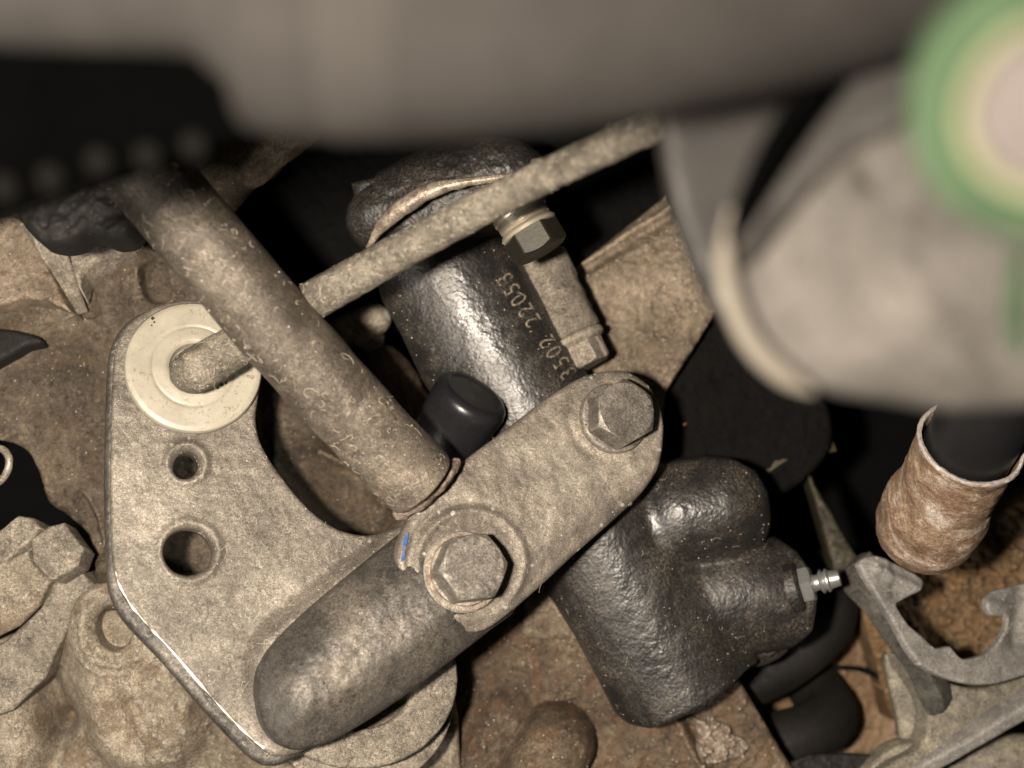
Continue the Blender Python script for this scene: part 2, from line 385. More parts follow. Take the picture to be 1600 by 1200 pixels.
M = {}
M['bracket'] = dusty('dusty_bracket_metal', (.11, .098, .081), (.172, .153, .127), (.255, .227, .187), rough=.5, metal=.35, contrast=.62, blot=.06, fine=1.7, speck=.7, seed=1, bumpd=.16)
M['arm'] = dusty('dusty_arm_metal', (.15, .128, .105), (.275, .242, .20), (.40, .355, .295), rough=.52, metal=.4, contrast=.6, wear=.9, stain=(.12, .11, .10), stain_amt=.35, blot=.06, fine=2.1, speck=.6, seed=2, bumpd=.13, dirt=.35)
M['hump'] = dusty('dark_hump_metal', (.058, .053, .047), (.095, .087, .077), (.18, .158, .13), rough=.45, metal=.35, wear=0, blot=.05, fine=1.6, speck=0, seed=3, bumpd=.12, dirt=.3)
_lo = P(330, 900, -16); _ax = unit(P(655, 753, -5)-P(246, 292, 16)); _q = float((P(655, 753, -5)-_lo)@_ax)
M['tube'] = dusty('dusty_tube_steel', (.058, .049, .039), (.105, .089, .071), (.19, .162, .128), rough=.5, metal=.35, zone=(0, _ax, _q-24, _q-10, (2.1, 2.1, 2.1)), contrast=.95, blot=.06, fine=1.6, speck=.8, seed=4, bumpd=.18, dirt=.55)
M['rod'] = dusty('crusty_rod_steel', (.10, .088, .070), (.17, .150, .12), (.30, .262, .205), rough=.7, metal=.1, blot=.13, fine=1.3, speck=.8, seed=5, bumpd=.3, dirt=.8)
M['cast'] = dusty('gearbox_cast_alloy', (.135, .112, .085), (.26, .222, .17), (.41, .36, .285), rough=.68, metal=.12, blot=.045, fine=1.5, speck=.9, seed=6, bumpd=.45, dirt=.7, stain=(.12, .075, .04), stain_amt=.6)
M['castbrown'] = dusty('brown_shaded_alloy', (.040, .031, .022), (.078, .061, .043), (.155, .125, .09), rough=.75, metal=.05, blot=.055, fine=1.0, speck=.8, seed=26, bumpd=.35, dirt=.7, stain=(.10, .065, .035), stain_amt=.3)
M['castgrey'] = dusty('grimy_grey_alloy', (.12, .105, .085), (.2, .175, .14), (.30, .262, .21), rough=.72, metal=.1, blot=.08, fine=1.3, speck=.7, seed=7, bumpd=.25, dirt=.7)
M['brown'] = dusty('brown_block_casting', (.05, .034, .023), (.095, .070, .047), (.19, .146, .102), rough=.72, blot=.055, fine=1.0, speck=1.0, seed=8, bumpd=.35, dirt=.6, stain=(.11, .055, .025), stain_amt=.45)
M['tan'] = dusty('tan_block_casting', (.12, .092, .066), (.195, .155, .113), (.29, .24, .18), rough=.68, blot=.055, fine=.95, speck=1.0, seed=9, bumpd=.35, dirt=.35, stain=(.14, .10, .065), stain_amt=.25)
M['boltt'] = dusty('bolt_top_steel', (.10, .092, .08), (.165, .15, .13), (.25, .225, .19), rough=.45, metal=.4, blot=.16, fine=1.7, speck=.5, seed=10, bumpd=.12, dirt=.5, wear=.75)
M['washer'] = dusty('washer_steel', (.2, .165, .125), (.30, .26, .21), (.42, .375, .31), rough=.45, metal=.35, blot=.18, fine=1.7, speck=.4, seed=11, bumpd=.08, dirt=.3, stain=(.16, .085, .045), stain_amt=.5)
M['rustweld'] = dusty('rusty_weld', (.14, .10, .075), (.22, .17, .135), (.34, .29, .24), rough=.7, blot=.3, fine=1.8, seed=12, bumpd=.2)
M['slave'] = blackcast('black_pebbled_paint', rough=.36, peb=1.3, bd=.10, dustamt=1.0, spec=.8)
M['slave2'] = blackcast('black_cast_paint_dusty', rough=.42, peb=1.1, bd=.2, dustamt=.9)
M['rubber'] = plain('black_rubber', (.010, .010, .011), .42, bs=2.0, bd=.03, var=.3)
M['cap'] = plain('black_plastic_cap', (.012, .012, .014), .33, bs=1.2, bd=.025, var=.4)
M['blackdirt'] = dusty('grimy_black_rubber', (.005, .0045, .004), (.009, .008, .007), (.016, .014, .012), rough=.75, blot=.05, fine=.8, speck=.08, bumpd=.08, dirt=0, contrast=.5, wear=0)
M['darkolive'] = dusty('shaded_olive_metal', (.02, .018, .012), (.035, .03, .018), (.06, .05, .03), rough=.6, blot=.08, fine=.8, speck=.2, bumpd=.1)  # olive metal with the dome's shadow put into a darker base colour
M['void'] = plain('void_black', (.004, .004, .004), .95, var=.3, spec=.1)  # near-black base colour carries the shade of deep gaps; also colours a wire
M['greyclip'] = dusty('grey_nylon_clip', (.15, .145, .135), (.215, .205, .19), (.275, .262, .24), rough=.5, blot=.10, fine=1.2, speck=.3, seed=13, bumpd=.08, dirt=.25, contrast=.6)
M['greydirty'] = dusty('dirty_grey_nylon', (.12, .108, .085), (.19, .172, .138), (.30, .27, .2), rough=.6, blot=.12, fine=1.6, speck=.4, seed=14, bumpd=.14, dirt=.4)
M['rustpipe'] = dusty('flaky_rusty_pipe', (.09, .055, .032), (.26, .185, .125), (.58, .51, .43), rough=.7, blot=.13, fine=1.3, speck=.5, seed=15, bumpd=.4, dirt=.5, stain=(.17, .075, .035), stain_amt=.55, aniso=(unit((.26, .46, .85)), 1.6))
M['golden'] = dusty('ochre_grime_casting', (.06, .04, .022), (.14, .092, .05), (.27, .18, .095), rough=.75, blot=.09, fine=.9, speck=.6, seed=16, bumpd=.3, dirt=.6, stain=(.2, .10, .035), stain_amt=.5)
M['orange'] = dusty('orange_tan_casting', (.11, .067, .036), (.20, .132, .076), (.30, .21, .13), rough=.7, blot=.07, fine=.6, seed=17, bumpd=.15, dirt=.2, contrast=.5)
M['zinc'] = plain('bright_zinc', (.42, .43, .42), .34, .75, bs=1.5, bd=.03, var=.12)
M['gold'] = plain('yellow_zinc_plating', (.60, .54, .43), .36, .7, bs=1.5, bd=.03, var=.15)
M['olive'] = plain('olive_zinc_plating', (.020, .018, .011), .5, .3, bs=1.2, bd=.05, var=.3)
M['linthair'] = plain('pale_lint_fibre', (.50, .45, .36), .8, var=.15)
M['grit'] = plain('pale_sand_grit', (.68, .64, .56), .45, var=.2)
M['mark'] = plain('etched_number', (.30, .255, .19), .7, var=.25, bs=3)
M['dirtfleck'] = plain('dark_dirt', (.03, .018, .01), .8)
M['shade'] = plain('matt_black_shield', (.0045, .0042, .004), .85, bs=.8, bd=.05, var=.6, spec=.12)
M['clipside'] = dusty('shaded_nylon_side', (.045, .042, .037), (.07, .066, .058), (.11, .10, .086), rough=.6, blot=.1, fine=1.4, speck=.3, seed=31, bumpd=.1)  # clip nylon with the side wall's shade put into a darker base colour
M['glint'] = plain('pale_glint_metal', (.80, .76, .68), .4, .3, bs=2, bd=.01, var=.15)
M['blue'] = plain('blue_paint_mark', (.03, .13, .45), .5, var=.3)
M['chip'] = plain('orange_rust_chip', (.42, .16, .05), .7, var=.3)
M['hose'] = plain('grey_dusty_hose', (.0122, .0113, .0106), .9, bs=.3, bd=.05, var=.25, spec=.04)
M['band'] = plain('pale_hose_band', (.0150, .0139, .0130), .9, bs=.3, bd=.05, var=.15, spec=.04)
M['foreblack'] = plain('near_black_plastic', (.0006, .0006, .0006), .95, var=.3, spec=.0)
M['ribtip'] = plain('worn_rib_tip', (.0013, .0012, .001), .9, var=.3, spec=.05)
M['darkplate'] = dusty('dark_brown_plate', (.0045, .0037, .0031), (.007, .0058, .0048), (.010, .0085, .007), rough=.7, blot=.05, fine=.3, speck=0, seed=18, bumpd=.1, dirt=0)
M['dome'] = dusty('blotchy_cast_dome', (.027, .0252, .0232), (.045, .042, .0382), (.066, .0612, .0555), rough=.92, metal=0.0, spec=.05, blot=.09, fine=.2, speck=0, seed=19, bumpd=.1, dirt=.12, contrast=.35)
M['rim'] = plain('worn_bright_rim', (.080, .072, .060), .8, 0.0, spec=.1, var=.15)
M['green'] = plain('green_plastic_ring', (.0175, .029, .0160), .9, bs=.3, var=.3, spec=.04)
M['paleyellow'] = plain('pale_yellow_seal', (.062, .065, .040), .9, spec=.04, bs=.3, var=.15)
M['pinkgrey'] = plain('grey_cap_face', (.046, .0405, .039), .9, spec=.04, bs=.3, var=.15)
m, t, b = nt('worn_etching'); v = coords(t); c = ramp(t, noise(t, v, 1.3, 6, .75), [(.40, (.03, .025, .02)), (.52, (.22, .185, .14)), (.65, (.36, .31, .24))]); t.links.new(c, b.inputs['Base Color']); b.inputs['Roughness'].default_value = .7; M['mark'] = m
m, t, b = nt('worn_blue_paint'); v = coords(t); c = ramp(t, noise(t, v, .9, 6, .75), [(.42, (.15, .14, .12)), (.50, (.02, .075, .28)), (.65, (.03, .12, .42))]); t.links.new(c, b.inputs['Base Color']); b.inputs['Roughness'].default_value = .55; M['blue'] = m
# nylon: ivory, with dark smears and slight subsurface
m, t, b = nt('ivory_nylon'); v = coords(t)
c = ramp(t, noise(t, v, .12, 5, .6), [(.35, (.27, .25, .20)), (.65, (.38, .355, .29))])
c = mix(t, mth(t, 'MULTIPLY', ramp(t, noise(t, v, .55, 9, .75, 1.5), [(.56, 0.), (.62, .8)]), ramp(t, noise(t, v, .16, 3), [(.42, 0.), (.52, 1.)])), c, (.14, .09, .05))
c = mix(t, ramp(t, noise(t, v, 2.2, 4, .6), [(.53, 0.), (.64, .4)]), c, (.36, .30, .2))
t.links.new(c, b.inputs['Base Color']); b.inputs['Roughness'].default_value = .42; b.inputs['Subsurface Weight'].default_value = .25; b.inputs['Subsurface Radius'].default_value = (.0015, .001, .0006); b.inputs['Subsurface Scale'].default_value = 1.0
bump(t, b, noise(t, v, 1.2, 5, .6), .05); M['nylon'] = m

# ------------------------------------------------------------------ setting
bk = mkobj('engine_bay_floor', [(-260, -220, -175), (260, -220, -175), (260, 220, -175), (-260, 220, -175)], [[0, 1, 2, 3]], M['void'], smooth=False, kind='structure')

# ---- gearbox casing, left
NG = (.10, .06, 1)
PG = Plane(200, 800, -42, NG)
def g_h(px, py, d):
    h = np.zeros_like(px)
    # slot right of the rib
    d1, _ = seg(px, py, (128, 420), (141, 485)); h -= 6*smin0(-d1, -16, -6)
    # rounded shoulder toward the tube
    d1, _ = seg(px, py, (205, 400), (215, 470)); h += 4*np.exp(-(d1/34)**2)
    d1, _ = seg(px, py, (243, 430), (248, 455)); h -= 9*smin0(-d1, -24, -10)
    # broad smooth slope, middle left, falling to the lower left
    h -= 1.8*smin0(py, 520, 620)*smin0(-px, -250, -60)
    d1, _ = seg(px, py, (60, 735), (190, 665)); h += 1.6*np.exp(-(d1/13)**2)
    # black pocket
    dd, _ = sdf_poly(np.stack([px, py], 1), smooth_poly([(-60, 690), (30, 700), (75, 745), (130, 790), (150, 850), (158, 930), (120, 940), (60, 850), (-60, 850)], 3)); h -= 34*smin0(dd, -16, 14)
    # shoulder under the plate
    d1, _ = seg(px, py, (135, 790), (175, 905)); h += 3*np.exp(-(d1/30)**2)
    # boss with drilled hole
    d1, tt = seg(px, py, (196, 968), (230, 1120)); h = smax(h, 11*smin0(-d1, -125, -50)-1.5*tt, 3)
    rr = np.hypot(px-196, py-975); h += .9*np.exp(-((rr-52)/9)**2)+.5*np.exp(-((rr-70)/5)**2)
    # valley lower left and left lobe
    d1, _ = seg(px, py, (35, 985), (95, 1130)); h -= 7*np.exp(-(d1/22)**2)
    d1, _ = seg(px, py, (95, 1130), (70, 1230)); h -= 5*np.exp(-(d1/20)**2)
    d1, _ = seg(px, py, (0, 1060), (40, 1220)); h += 5*np.exp(-(d1/45)**2)
    # tool-like gouges and crust, bottom
    g = smin0(py, 1000, 1080)*smin0(px, 60, 200)
    h += g*.6*fbm(px*.022+py*.006, py*.011-px*.012, 5, 5)
    d1, _ = seg(px, py, (215, 1090), (290, 1230)); h -= 1.8*np.exp(-(d1/13)**2)
    cr = smin0(-np.hypot((px-330)/110, (py-1140)/80), -1.1, -.6); h += cr*2.2*np.maximum(fbm(px*.06, py*.06, 7, 5), -.1)
    sw = smin0(-np.hypot((px-190)/95, (py-1045)/55), -1.1, -.5); h += sw*.55*vnoise(np.hypot(px-205, py-960)*.10, np.arctan2(py-960, px-205)*3, 4)
    h += .9*fbm(px*.012, py*.012, 3, 4)
    # behind bracket, sunken brown bay seen between tube and plate
    dd, _ = sdf_poly(np.stack([px, py], 1), np.array([(370, 560), (560, 560), (640, 760), (600, 860), (380, 860)], float)); h -= 12*smin0(dd, -10, 30)
    d1, _ = seg(px, py, (490, 720), (560, 800)); h += 6*np.exp(-(d1/45)**2)
    d1, _ = seg(px, py, (500, 705), (585, 745)); h += 3*np.exp(-(d1/9)**2)
    return h
pocket = smooth_poly([(-120, 690), (10, 690), (42, 706), (60, 740), (74, 785), (104, 806), (136, 836), (150, 880), (166, 925), (140, 935), (110, 930), (60, 900), (-120, 900)], 4)
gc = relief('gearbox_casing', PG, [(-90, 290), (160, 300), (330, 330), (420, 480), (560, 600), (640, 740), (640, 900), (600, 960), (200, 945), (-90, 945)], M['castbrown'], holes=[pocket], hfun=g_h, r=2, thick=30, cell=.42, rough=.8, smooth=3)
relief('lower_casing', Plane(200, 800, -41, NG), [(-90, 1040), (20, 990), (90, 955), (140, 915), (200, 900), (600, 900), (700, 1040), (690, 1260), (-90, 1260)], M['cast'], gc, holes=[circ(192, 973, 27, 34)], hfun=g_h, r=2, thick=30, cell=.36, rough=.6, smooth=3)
tag(gc, 'brown grimy cast gearbox casing filling the left side behind the bracket', 'gearbox casing')
mkobj('hole_floor', PG.xyz(PG.uv(circ(200, 973, 40)[:, 0], circ(200, 973, 40)[:, 1]), 4.5), [list(range(28))], M['cast'], gc, smooth=False)
relief('lug', Plane(30, 410, -36, (-.05, .2, 1)), [(-90, 330), (20, 335), (45, 350), (62, 392), (92, 452), (108, 486), (70, 468), (30, 466), (-90, 500)], M['tan'], gc, r=1.0, thick=9, cell=.35, smooth=0, rough=.5)
relief('rib', Plane(90, 430, -37.5, (.75, .1, 1)), [(40, 345), (95, 352), (112, 410), (139, 487), (114, 494), (92, 452), (60, 390)], M['castgrey'], parent=gc, r=.6, thick=9, cell=.35, smooth=0, rough=.25)
relief('lug', Plane(155, 385, -37, (.05, .45, 1)), [(98, 335), (150, 340), (195, 355), (208, 384), (165, 398), (130, 420), (122, 446), (108, 400)], M['castgrey'], gc, r=1.6, thick=9, cell=.35, smooth=2, rough=.6)
grit(gc, 200, M['grit'], gc, r=.28)
fin = relief('rubber_fin', Plane(20, 540, -36, (0, .3, 1)), [(-40, 515), (0, 512), (30, 516), (66, 531), (40, 540), (12, 556), (-40, 575)], M['blackdirt'], r=1.2, thick=4, smooth=4)
tag(fin, 'black pointed rubber flap at the left edge below the grey rib', 'rubber flap')
# big square-headed fitting, lower left
pf = thing('pipe_fitting', 'dusty grey hexagonal pipe fitting in the black pocket at lower left', 'pipe fitting', P(20, 930, -42))
axf = unit(P(118, 838, -26)-P(-10, 985, -32)); q0 = P(-20, 1000, -34)
NF = (.25, .15, 1)
relief('nut_face', Plane(90, 865, -23, (.05, .25, 1)), [(48, 842), (75, 822), (100, 816), (131, 858), (121, 884), (85, 906), (75, 905), (50, 875)], M['castgrey'], pf, r=.8, thick=9, cell=.3, smooth=0, rough=.25)
relief('nut_flank', Plane(20, 850, -26, (-.15, .35, 1)), [(-60, 870), (0, 826), (28, 805), (50, 808), (62, 824), (47, 845), (0, 885), (-60, 940)], M['castgrey'], pf, r=.9, thick=8, smooth=0, rough=.35)
relief('nut_front', Plane(40, 930, -25, (.05, -.1, 1)), [(-60, 910), (0, 880), (42, 862), (52, 885), (78, 910), (60, 950), (30, 980), (0, 995), (-60, 1030)], M['cast'], pf, r=1.0, thick=9, smooth=0, rough=.3)
relief('fitting_base', Plane(90, 950, -30, (.1, .1, 1)), [(-60, 1040), (10, 1000), (62, 950), (82, 912), (122, 887), (153, 921), (118, 962), (92, 1010), (70, 1060), (20, 1110), (-60, 1140)], M['castgrey'], pf, r=1.2, thick=14, smooth=0, rough=.5, cell=.35)
# small bright clip at the left edge
cl = tube('spring_clip', [P(-20, 700, -28), P(4, 702, -27), P(14, 716, -26), P(12, 735, -26), P(0, 752, -27), P(-20, 758, -28)], .8, M['washer'], n=16)
tag(cl, 'small bright steel loop clip at the left edge of the photo', 'clip')

# ---- central block casting (tan upper right, brown lower)
PB = Plane(900, 800, -66, (.0, .12, 1))
def up_h(px, py, d):
    h = 4.0*smin0(py-(435-(px-880)*.62), 0, 26)-4     # flange step, upper edge
    h += 2.5*np.exp(-((py-(425-(px-880)*.62))/9)**2)
    h -= 2.0*smin0(-px+(1080-(py-300)*.02), -60, 90)
    return h+.8*fbm(px*.015, py*.015, 1, 4)
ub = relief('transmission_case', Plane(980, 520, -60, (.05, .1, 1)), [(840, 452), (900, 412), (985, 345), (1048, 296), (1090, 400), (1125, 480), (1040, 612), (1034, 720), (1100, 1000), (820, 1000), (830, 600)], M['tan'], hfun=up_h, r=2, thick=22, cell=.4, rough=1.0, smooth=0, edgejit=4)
tag(ub, 'tan cast metal case right of the numbered black cylinder', 'transmission case')
def lo_h(px, py, d):
    h = .9*fbm(px*.01, py*.01, 4, 4)
    d1, _ = seg(px, py, (868, 1158), (790, 1280)); h = smax(h, 15*np.clip(1-(d1/64)**2.6, 0, 1)**.5, 1.2)
    d1, _ = seg(px, py, (790, 1120), (720, 1230)); h = smax(h, 7*smin0(-d1, -70, -5), 3.)
    d1, _ = seg(px, py, (1042, 1100), (1110, 1230)); h += 1.3*np.exp(-(d1/6)**2)
    h -= 3*smin0(px-(1045+(py-1100)*.6), 0, 14)
    return h
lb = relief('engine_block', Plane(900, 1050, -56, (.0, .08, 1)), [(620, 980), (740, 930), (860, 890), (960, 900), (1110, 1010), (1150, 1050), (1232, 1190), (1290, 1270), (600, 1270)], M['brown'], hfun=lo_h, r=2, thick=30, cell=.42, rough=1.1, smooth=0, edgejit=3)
tag(lb, 'rusty brown cast block with a round stub, bottom centre', 'engine block')
fl = relief('rust_flake', Plane(1130, 1150, -54, (.1, .1, 1)), [(1092, 1130), (1100, 1120), (1120, 1126), (1145, 1142), (1170, 1168), (1160, 1185), (1120, 1195), (1100, 1200), (1090, 1170)], M['rustweld'], r=1.5, thick=4, smooth=3, rough=3.2, edgejit=8)
tag(fl, 'crumbly flake of rust and dirt on the brown block, lower right of centre', 'rust flake')
# blocky brown bits between tube and barrel
st = thing('bleed_pipe_nut', 'small brown hex pipe nut seen between the long tube and the black cylinder', 'nut', P(575, 510, -60))
tube('pipe', [P(470, 560, -66), P(540, 520, -62), P(585, 500, -60)], L(26, -60), M['cast'], st, n=24, rough=.5)
hexhead('hex_collar', P(560, 520, -62), unit(P(640, 480, -58)-P(560, 520, -62)), L(30, -60), 4.5, M['tan'], st, rough=.3)
st2 = tube('casting_stub', [P(590, 560, -66), P(625, 600, -62), P(650, 660, -60), P(680, 760, -60)], [4.5, 5, 5.5, 6], M['brown'], rough=1.2)
tag(st2, 'brown cast stub under the edge of the black cap', 'casting stub')
# boss + end bolt right of the barrel
sb = thing('dowel_boss', 'tan cylindrical boss with a stepped hex end lying right of the printed numbers', 'boss', P(895, 500, -60))
a0, a1 = P(850, 425, -50), P(918, 560, -46)
axb = unit(a1-a0); LB = np.linalg.norm(a1-a0)
lathe('boss_body', a0, axb, dens([(1, -3), (6.8, -3), (6.8, 3), (6.4, 5), (6.2, LB-6.6), (5.6, LB-6.0), (6.3, LB-5.4), (6.3, LB-4.4), (5.0, LB-3.4), (1e-6, LB-3)], 1), M['castgrey'], sb, rough=.5)
hexhead('hex_end', a0+axb*(LB-3.4), axb, 4.4, 5.2, M['castgrey'], sb, rot=.2, rough=.15)
# dark dirty shield on the right
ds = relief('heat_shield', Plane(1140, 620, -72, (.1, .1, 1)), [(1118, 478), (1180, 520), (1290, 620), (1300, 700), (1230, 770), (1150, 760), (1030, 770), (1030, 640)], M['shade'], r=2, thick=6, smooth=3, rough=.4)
tag(ds, 'black dirty shield with an orange fleck between the arm and the pale dome', 'shield')
gr = grain(P(1070, 663, -71)+np.array([0, 0, 1.2]), 1.0); gr[0][:] = (gr[0]-gr[0].mean(0))*np.array([1, .35, .4])@np.array([[.8, .55, 0], [-.55, .8, 0], [0, 0, 1]])+P(1070, 663, -68.5)
tag(mkobj('rust_chip', gr[0], gr[1], M['chip'], smooth=False), 'tiny orange rust chip lying on the black shield', 'rust chip')
# olive strap
def ribbon(name, pts, w, th, mat, nrm=(0, 0, 1), parent=None):
    p = smooth_poly(pts, 6, False); V = []; F = []; nrm = unit(nrm)
    for i in range(len(p)):
        t_ = unit(p[min(i+1, len(p)-1)]-p[max(i-1, 0)]); s = unit(np.cross(t_, nrm)); k = np.cross(s, t_)
        for a, c_ in ((-1, 1), (1, 1), (1, -1), (-1, -1)): V.append(p[i]+s*a*w/2+k*c_*th/2)
    for i in range(len(p)-1):
        for k in range(4): F.append([i*4+k, i*4+(k+1) % 4, (i+1)*4+(k+1) % 4, (i+1)*4+k])
    F += [[0, 1, 2, 3], [(len(p)-1)*4+x for x in (3, 2, 1, 0)]]
    return mkobj(name, V, F, mat, parent, sharp=30)
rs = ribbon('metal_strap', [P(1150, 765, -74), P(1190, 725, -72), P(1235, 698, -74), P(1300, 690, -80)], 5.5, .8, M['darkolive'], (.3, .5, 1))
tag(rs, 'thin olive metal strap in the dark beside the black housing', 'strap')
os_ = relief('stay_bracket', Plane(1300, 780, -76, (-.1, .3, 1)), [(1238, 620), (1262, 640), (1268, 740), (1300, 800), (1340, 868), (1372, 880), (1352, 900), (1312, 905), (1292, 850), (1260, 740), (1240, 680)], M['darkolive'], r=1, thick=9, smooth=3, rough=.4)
tag(os_, 'curved olive brown stay running down to the grey clip from under the dome', 'stay')
# ochre casting behind the clip
oc = relief('clutch_housing', Plane(1500, 950, -92, (.0, .1, 1)), [(1340, 930), (1400, 900), (1470, 860), (1560, 805), (1660, 740), (1700, 1080), (1560, 1120), (1400, 1130)], M['golden'], r=3, thick=20, smooth=0, rough=2.2, hfun=lambda x, y, d: 3*fbm(x*.012, y*.012, 6, 4), edgejit=4)
tag(oc, 'ochre brown grimy housing wall behind the grey clip', 'housing')
# orange patches and blurred hoses, bottom right
ob = relief('mount_casting', Plane(1350, 1080, -104, (.0, .05, 1)), [(1270, 940), (1420, 930), (1430, 1060), (1380, 1260), (1290, 1260), (1180, 1180), (1240, 1000)], M['orange'], r=3, thick=16, smooth=3, rough=1.4)
tag(ob, 'orange tan casting glimpsed between dark hoses at lower right', 'mount')
cb = tube('wiring_strand', [P(1300, 1043, -96), P(1340, 1045, -94), P(1375, 1058, -94), P(1410, 1075, -94)], .7, M['void'], n=12)
tag(cb, 'thin black wire across the orange casting', 'wire')
for k, (pts, r, lab) in enumerate([
    ([P(1080, 1100, -84), P(1160, 1065, -82), P(1235, 1025, -82), P(1290, 970, -86), P(1300, 900, -95)], 7.5, 'upper dark coolant hose under the black housing'),
    ([P(1120, 1185, -84), P(1190, 1165, -82), P(1250, 1150, -82), P(1295, 1120, -88), P(1270, 1070, -102)], 7.5, 'lower dark hose bending beside the orange casting')]):
    h = tube('coolant_hose', pts, r, M['blackdirt'], rough=.4, n=40); tag(h, lab, 'hose')
ed = relief('lower_shield', Plane(1350, 1195, -60, (0, .3, 1)), [(1225, 1196), (1262, 1178), (1330, 1176), (1400, 1182), (1430, 1250), (1225, 1260)], M['blackdirt'], r=.8, thick=3, smooth=0, rough=.6)
tag(ed, 'black crinkled shield along the bottom edge left of the clip', 'shield')

# ---- rusty pipe with black hose inside
rp = thing('rusty_pipe_end', 'flaky rust-pitted pipe end below the pale dome', 'pipe', P(1450, 850, -60))
b0, b1 = P(1435, 846, -36), P(1517, 692, -8)
axr = unit(b1-b0); LR = np.linalg.norm(b1-b0); k = 1.04
prof = [(.01, -2.2), (4, -2.0), (7.5, -.6), (9.6, 2.2), (10.6, 6), (10.7, 10), (10.9, 14), (10.3, 17), (9.7, 20), (9.9, LR-3), (10.4, LR), (10.1, LR+.6), (9.5, LR+.3), (9.3, LR-2), (9.1, LR-9)]
lathe('pipe_wall', b0, axr, dens([(r_*k, h_) for r_, h_ in prof], .5), M['rustpipe'], rp, n=140, rough=.25, rs=.6)
ih = tube('inner_hose', [b0+axr*(LR-10), b0+axr*LR, b0+axr*(LR+14), b0+axr*(LR+30)+np.array([1, 4, 2])], 9.0, M['rubber'], n=48, rough=.1)
tag(ih, 'smooth black hose plugged into the rusty pipe end', 'hose')

# ---- grey clip bracket, bottom right
gcl = thing('hose_clip', 'grey moulded nylon saddle clip with hooked ends at lower right', 'clip', P(1480, 1080, -70))
NC = (.34, .20, 1); PC = Plane(1450, 1000, -44, NC)
bar = [(1344, 884), (1352, 872), (1367, 868), (1385, 872), (1412, 884), (1443, 902), (1447, 912), (1438, 924), (1420, 934), (1404, 942), (1402, 946), (1420, 975), (1440, 992), (1462, 1012), (1475, 1012), (1486, 1010), (1498, 1024), (1510, 1030), (1540, 1022), (1560, 1004), (1572, 985), (1576, 965), (1552, 962), (1543, 950), (1545, 935), (1560, 922), (1590, 916), (1680, 905), (1680, 1035), (1620, 1050), (1560, 1068), (1520, 1070), (1480, 1060), (1440, 1040), (1420, 1015), (1395, 970), (1365, 920)]
def cl_h(px, py, d):
    d1, _ = seg(px, py, (1372, 890), (1436, 920)); h = 1.2*np.exp(-(d1/9)**2)
    h -= .8*smin0(px, 1385, 1400)*smin0(-py, -945, -930)
    d1, _ = seg(px, py, (1600, 930), (1590, 1000)); h -= 1.5*np.exp(-(d1/16)**2)
    return h
relief('saddle', PC, bar, M['greyclip'], gcl, hfun=cl_h, r=.7, thick=2.2, cell=.25, smooth=3, rough=.12)
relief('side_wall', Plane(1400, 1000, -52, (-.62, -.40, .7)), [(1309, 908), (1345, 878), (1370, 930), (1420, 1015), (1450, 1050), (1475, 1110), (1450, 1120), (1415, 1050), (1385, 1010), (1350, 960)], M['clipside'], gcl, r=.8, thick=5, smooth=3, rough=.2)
relief('web', Plane(1500, 1100, -56, (.15, .2, 1)), [(1408, 1022), (1440, 1046), (1480, 1066), (1530, 1075), (1590, 1060), (1640, 1045), (1660, 1070), (1600, 1110), (1520, 1160), (1450, 1200), (1400, 1230), (1360, 1230), (1400, 1190), (1440, 1165), (1452, 1120), (1440, 1080)], M['greydirty'], gcl, r=1.2, thick=8, smooth=3, rough=.3)
relief('lower_leg', Plane(1420, 1100, -62, (-.2, .1, 1)), [(1383, 1022), (1400, 1040), (1432, 1070), (1452, 1110), (1448, 1150), (1432, 1168), (1410, 1170), (1400, 1120), (1388, 1070)], M['greydirty'], gcl, r=1.5, thick=8, smooth=3, rough=.2)
relief('cross_rail', Plane(1500, 1160, -50, (.1, -.2, 1)), [(1330, 1260), (1400, 1215), (1450, 1190), (1530, 1145), (1600, 1103), (1680, 1055), (1680, 1090), (1600, 1130), (1540, 1165), (1470, 1205), (1420, 1260)], M['greyclip'], gcl, r=1.2, thick=6, smooth=0, rough=.2)
relief('rail_foot', Plane(1360, 1200, -56, (.1, 0, 1)), [(1340, 1225), (1380, 1180), (1410, 1164), (1440, 1165), (1420, 1185), (1380, 1215), (1350, 1240)], M['greydirty'], gcl, r=1, thick=6, smooth=3, rough=.5)
dh = tube('return_hose', [P(1470, 1290, -72), P(1500, 1215, -70), P(1560, 1190, -70), P(1680, 1190, -72)], 6.5, M['greydirty'], n=40)
tag(dh, 'dull grey hose curving in the bottom right corner', 'hose')

# ------------------------------------------------------------------ slave cylinder
sc = thing('slave_cylinder', 'black pebbled hydraulic cylinder with etched numbers, crossing behind the arm', 'hydraulic cylinder', P(900, 760, -52))
PS = Plane(880, 700, -52, (0, 0, 1))
SA, SBp = (664, 366), (1078, 1084)
def s_h(px, py, d):
    # distance to the barrel axis line in px
    a = np.array(SA, float); u = unit(np.array(SBp)-a); w = np.array([-u[1], u[0]])
    s = (px-a[0])*w[0]+(py-a[1])*w[1]; al = (px-a[0])*u[0]+(py-a[1])*u[1]
    R = 119
    h = L(R, -45)*np.sqrt(np.clip(1-(s/R)**2, 0, 1))
    # gentle shoulder where the upper boot step sits
    low = smin0(al, 380, 470)
    d1, _ = seg(px, py, (1040, 935), (1290, 925)); R2 = 92-8*smin0(px, 1150, 1260)
    p2 = L(R2, -45)*np.sqrt(np.clip(1-(d1/R2)**2, 0, 1))*.98
    d1, _ = seg(px, py, (1060, 800), (1118, 790)); R3 = 92
    p3 = L(R3, -45)*1.18*np.sqrt(np.clip(1-(d1/R3)**2, 0, 1))
    low2 = smin0(px, 930, 1010)
    h = smax(h, p2*low2, 3.5); h = smax(h, p3*low, 3.5)
    return h
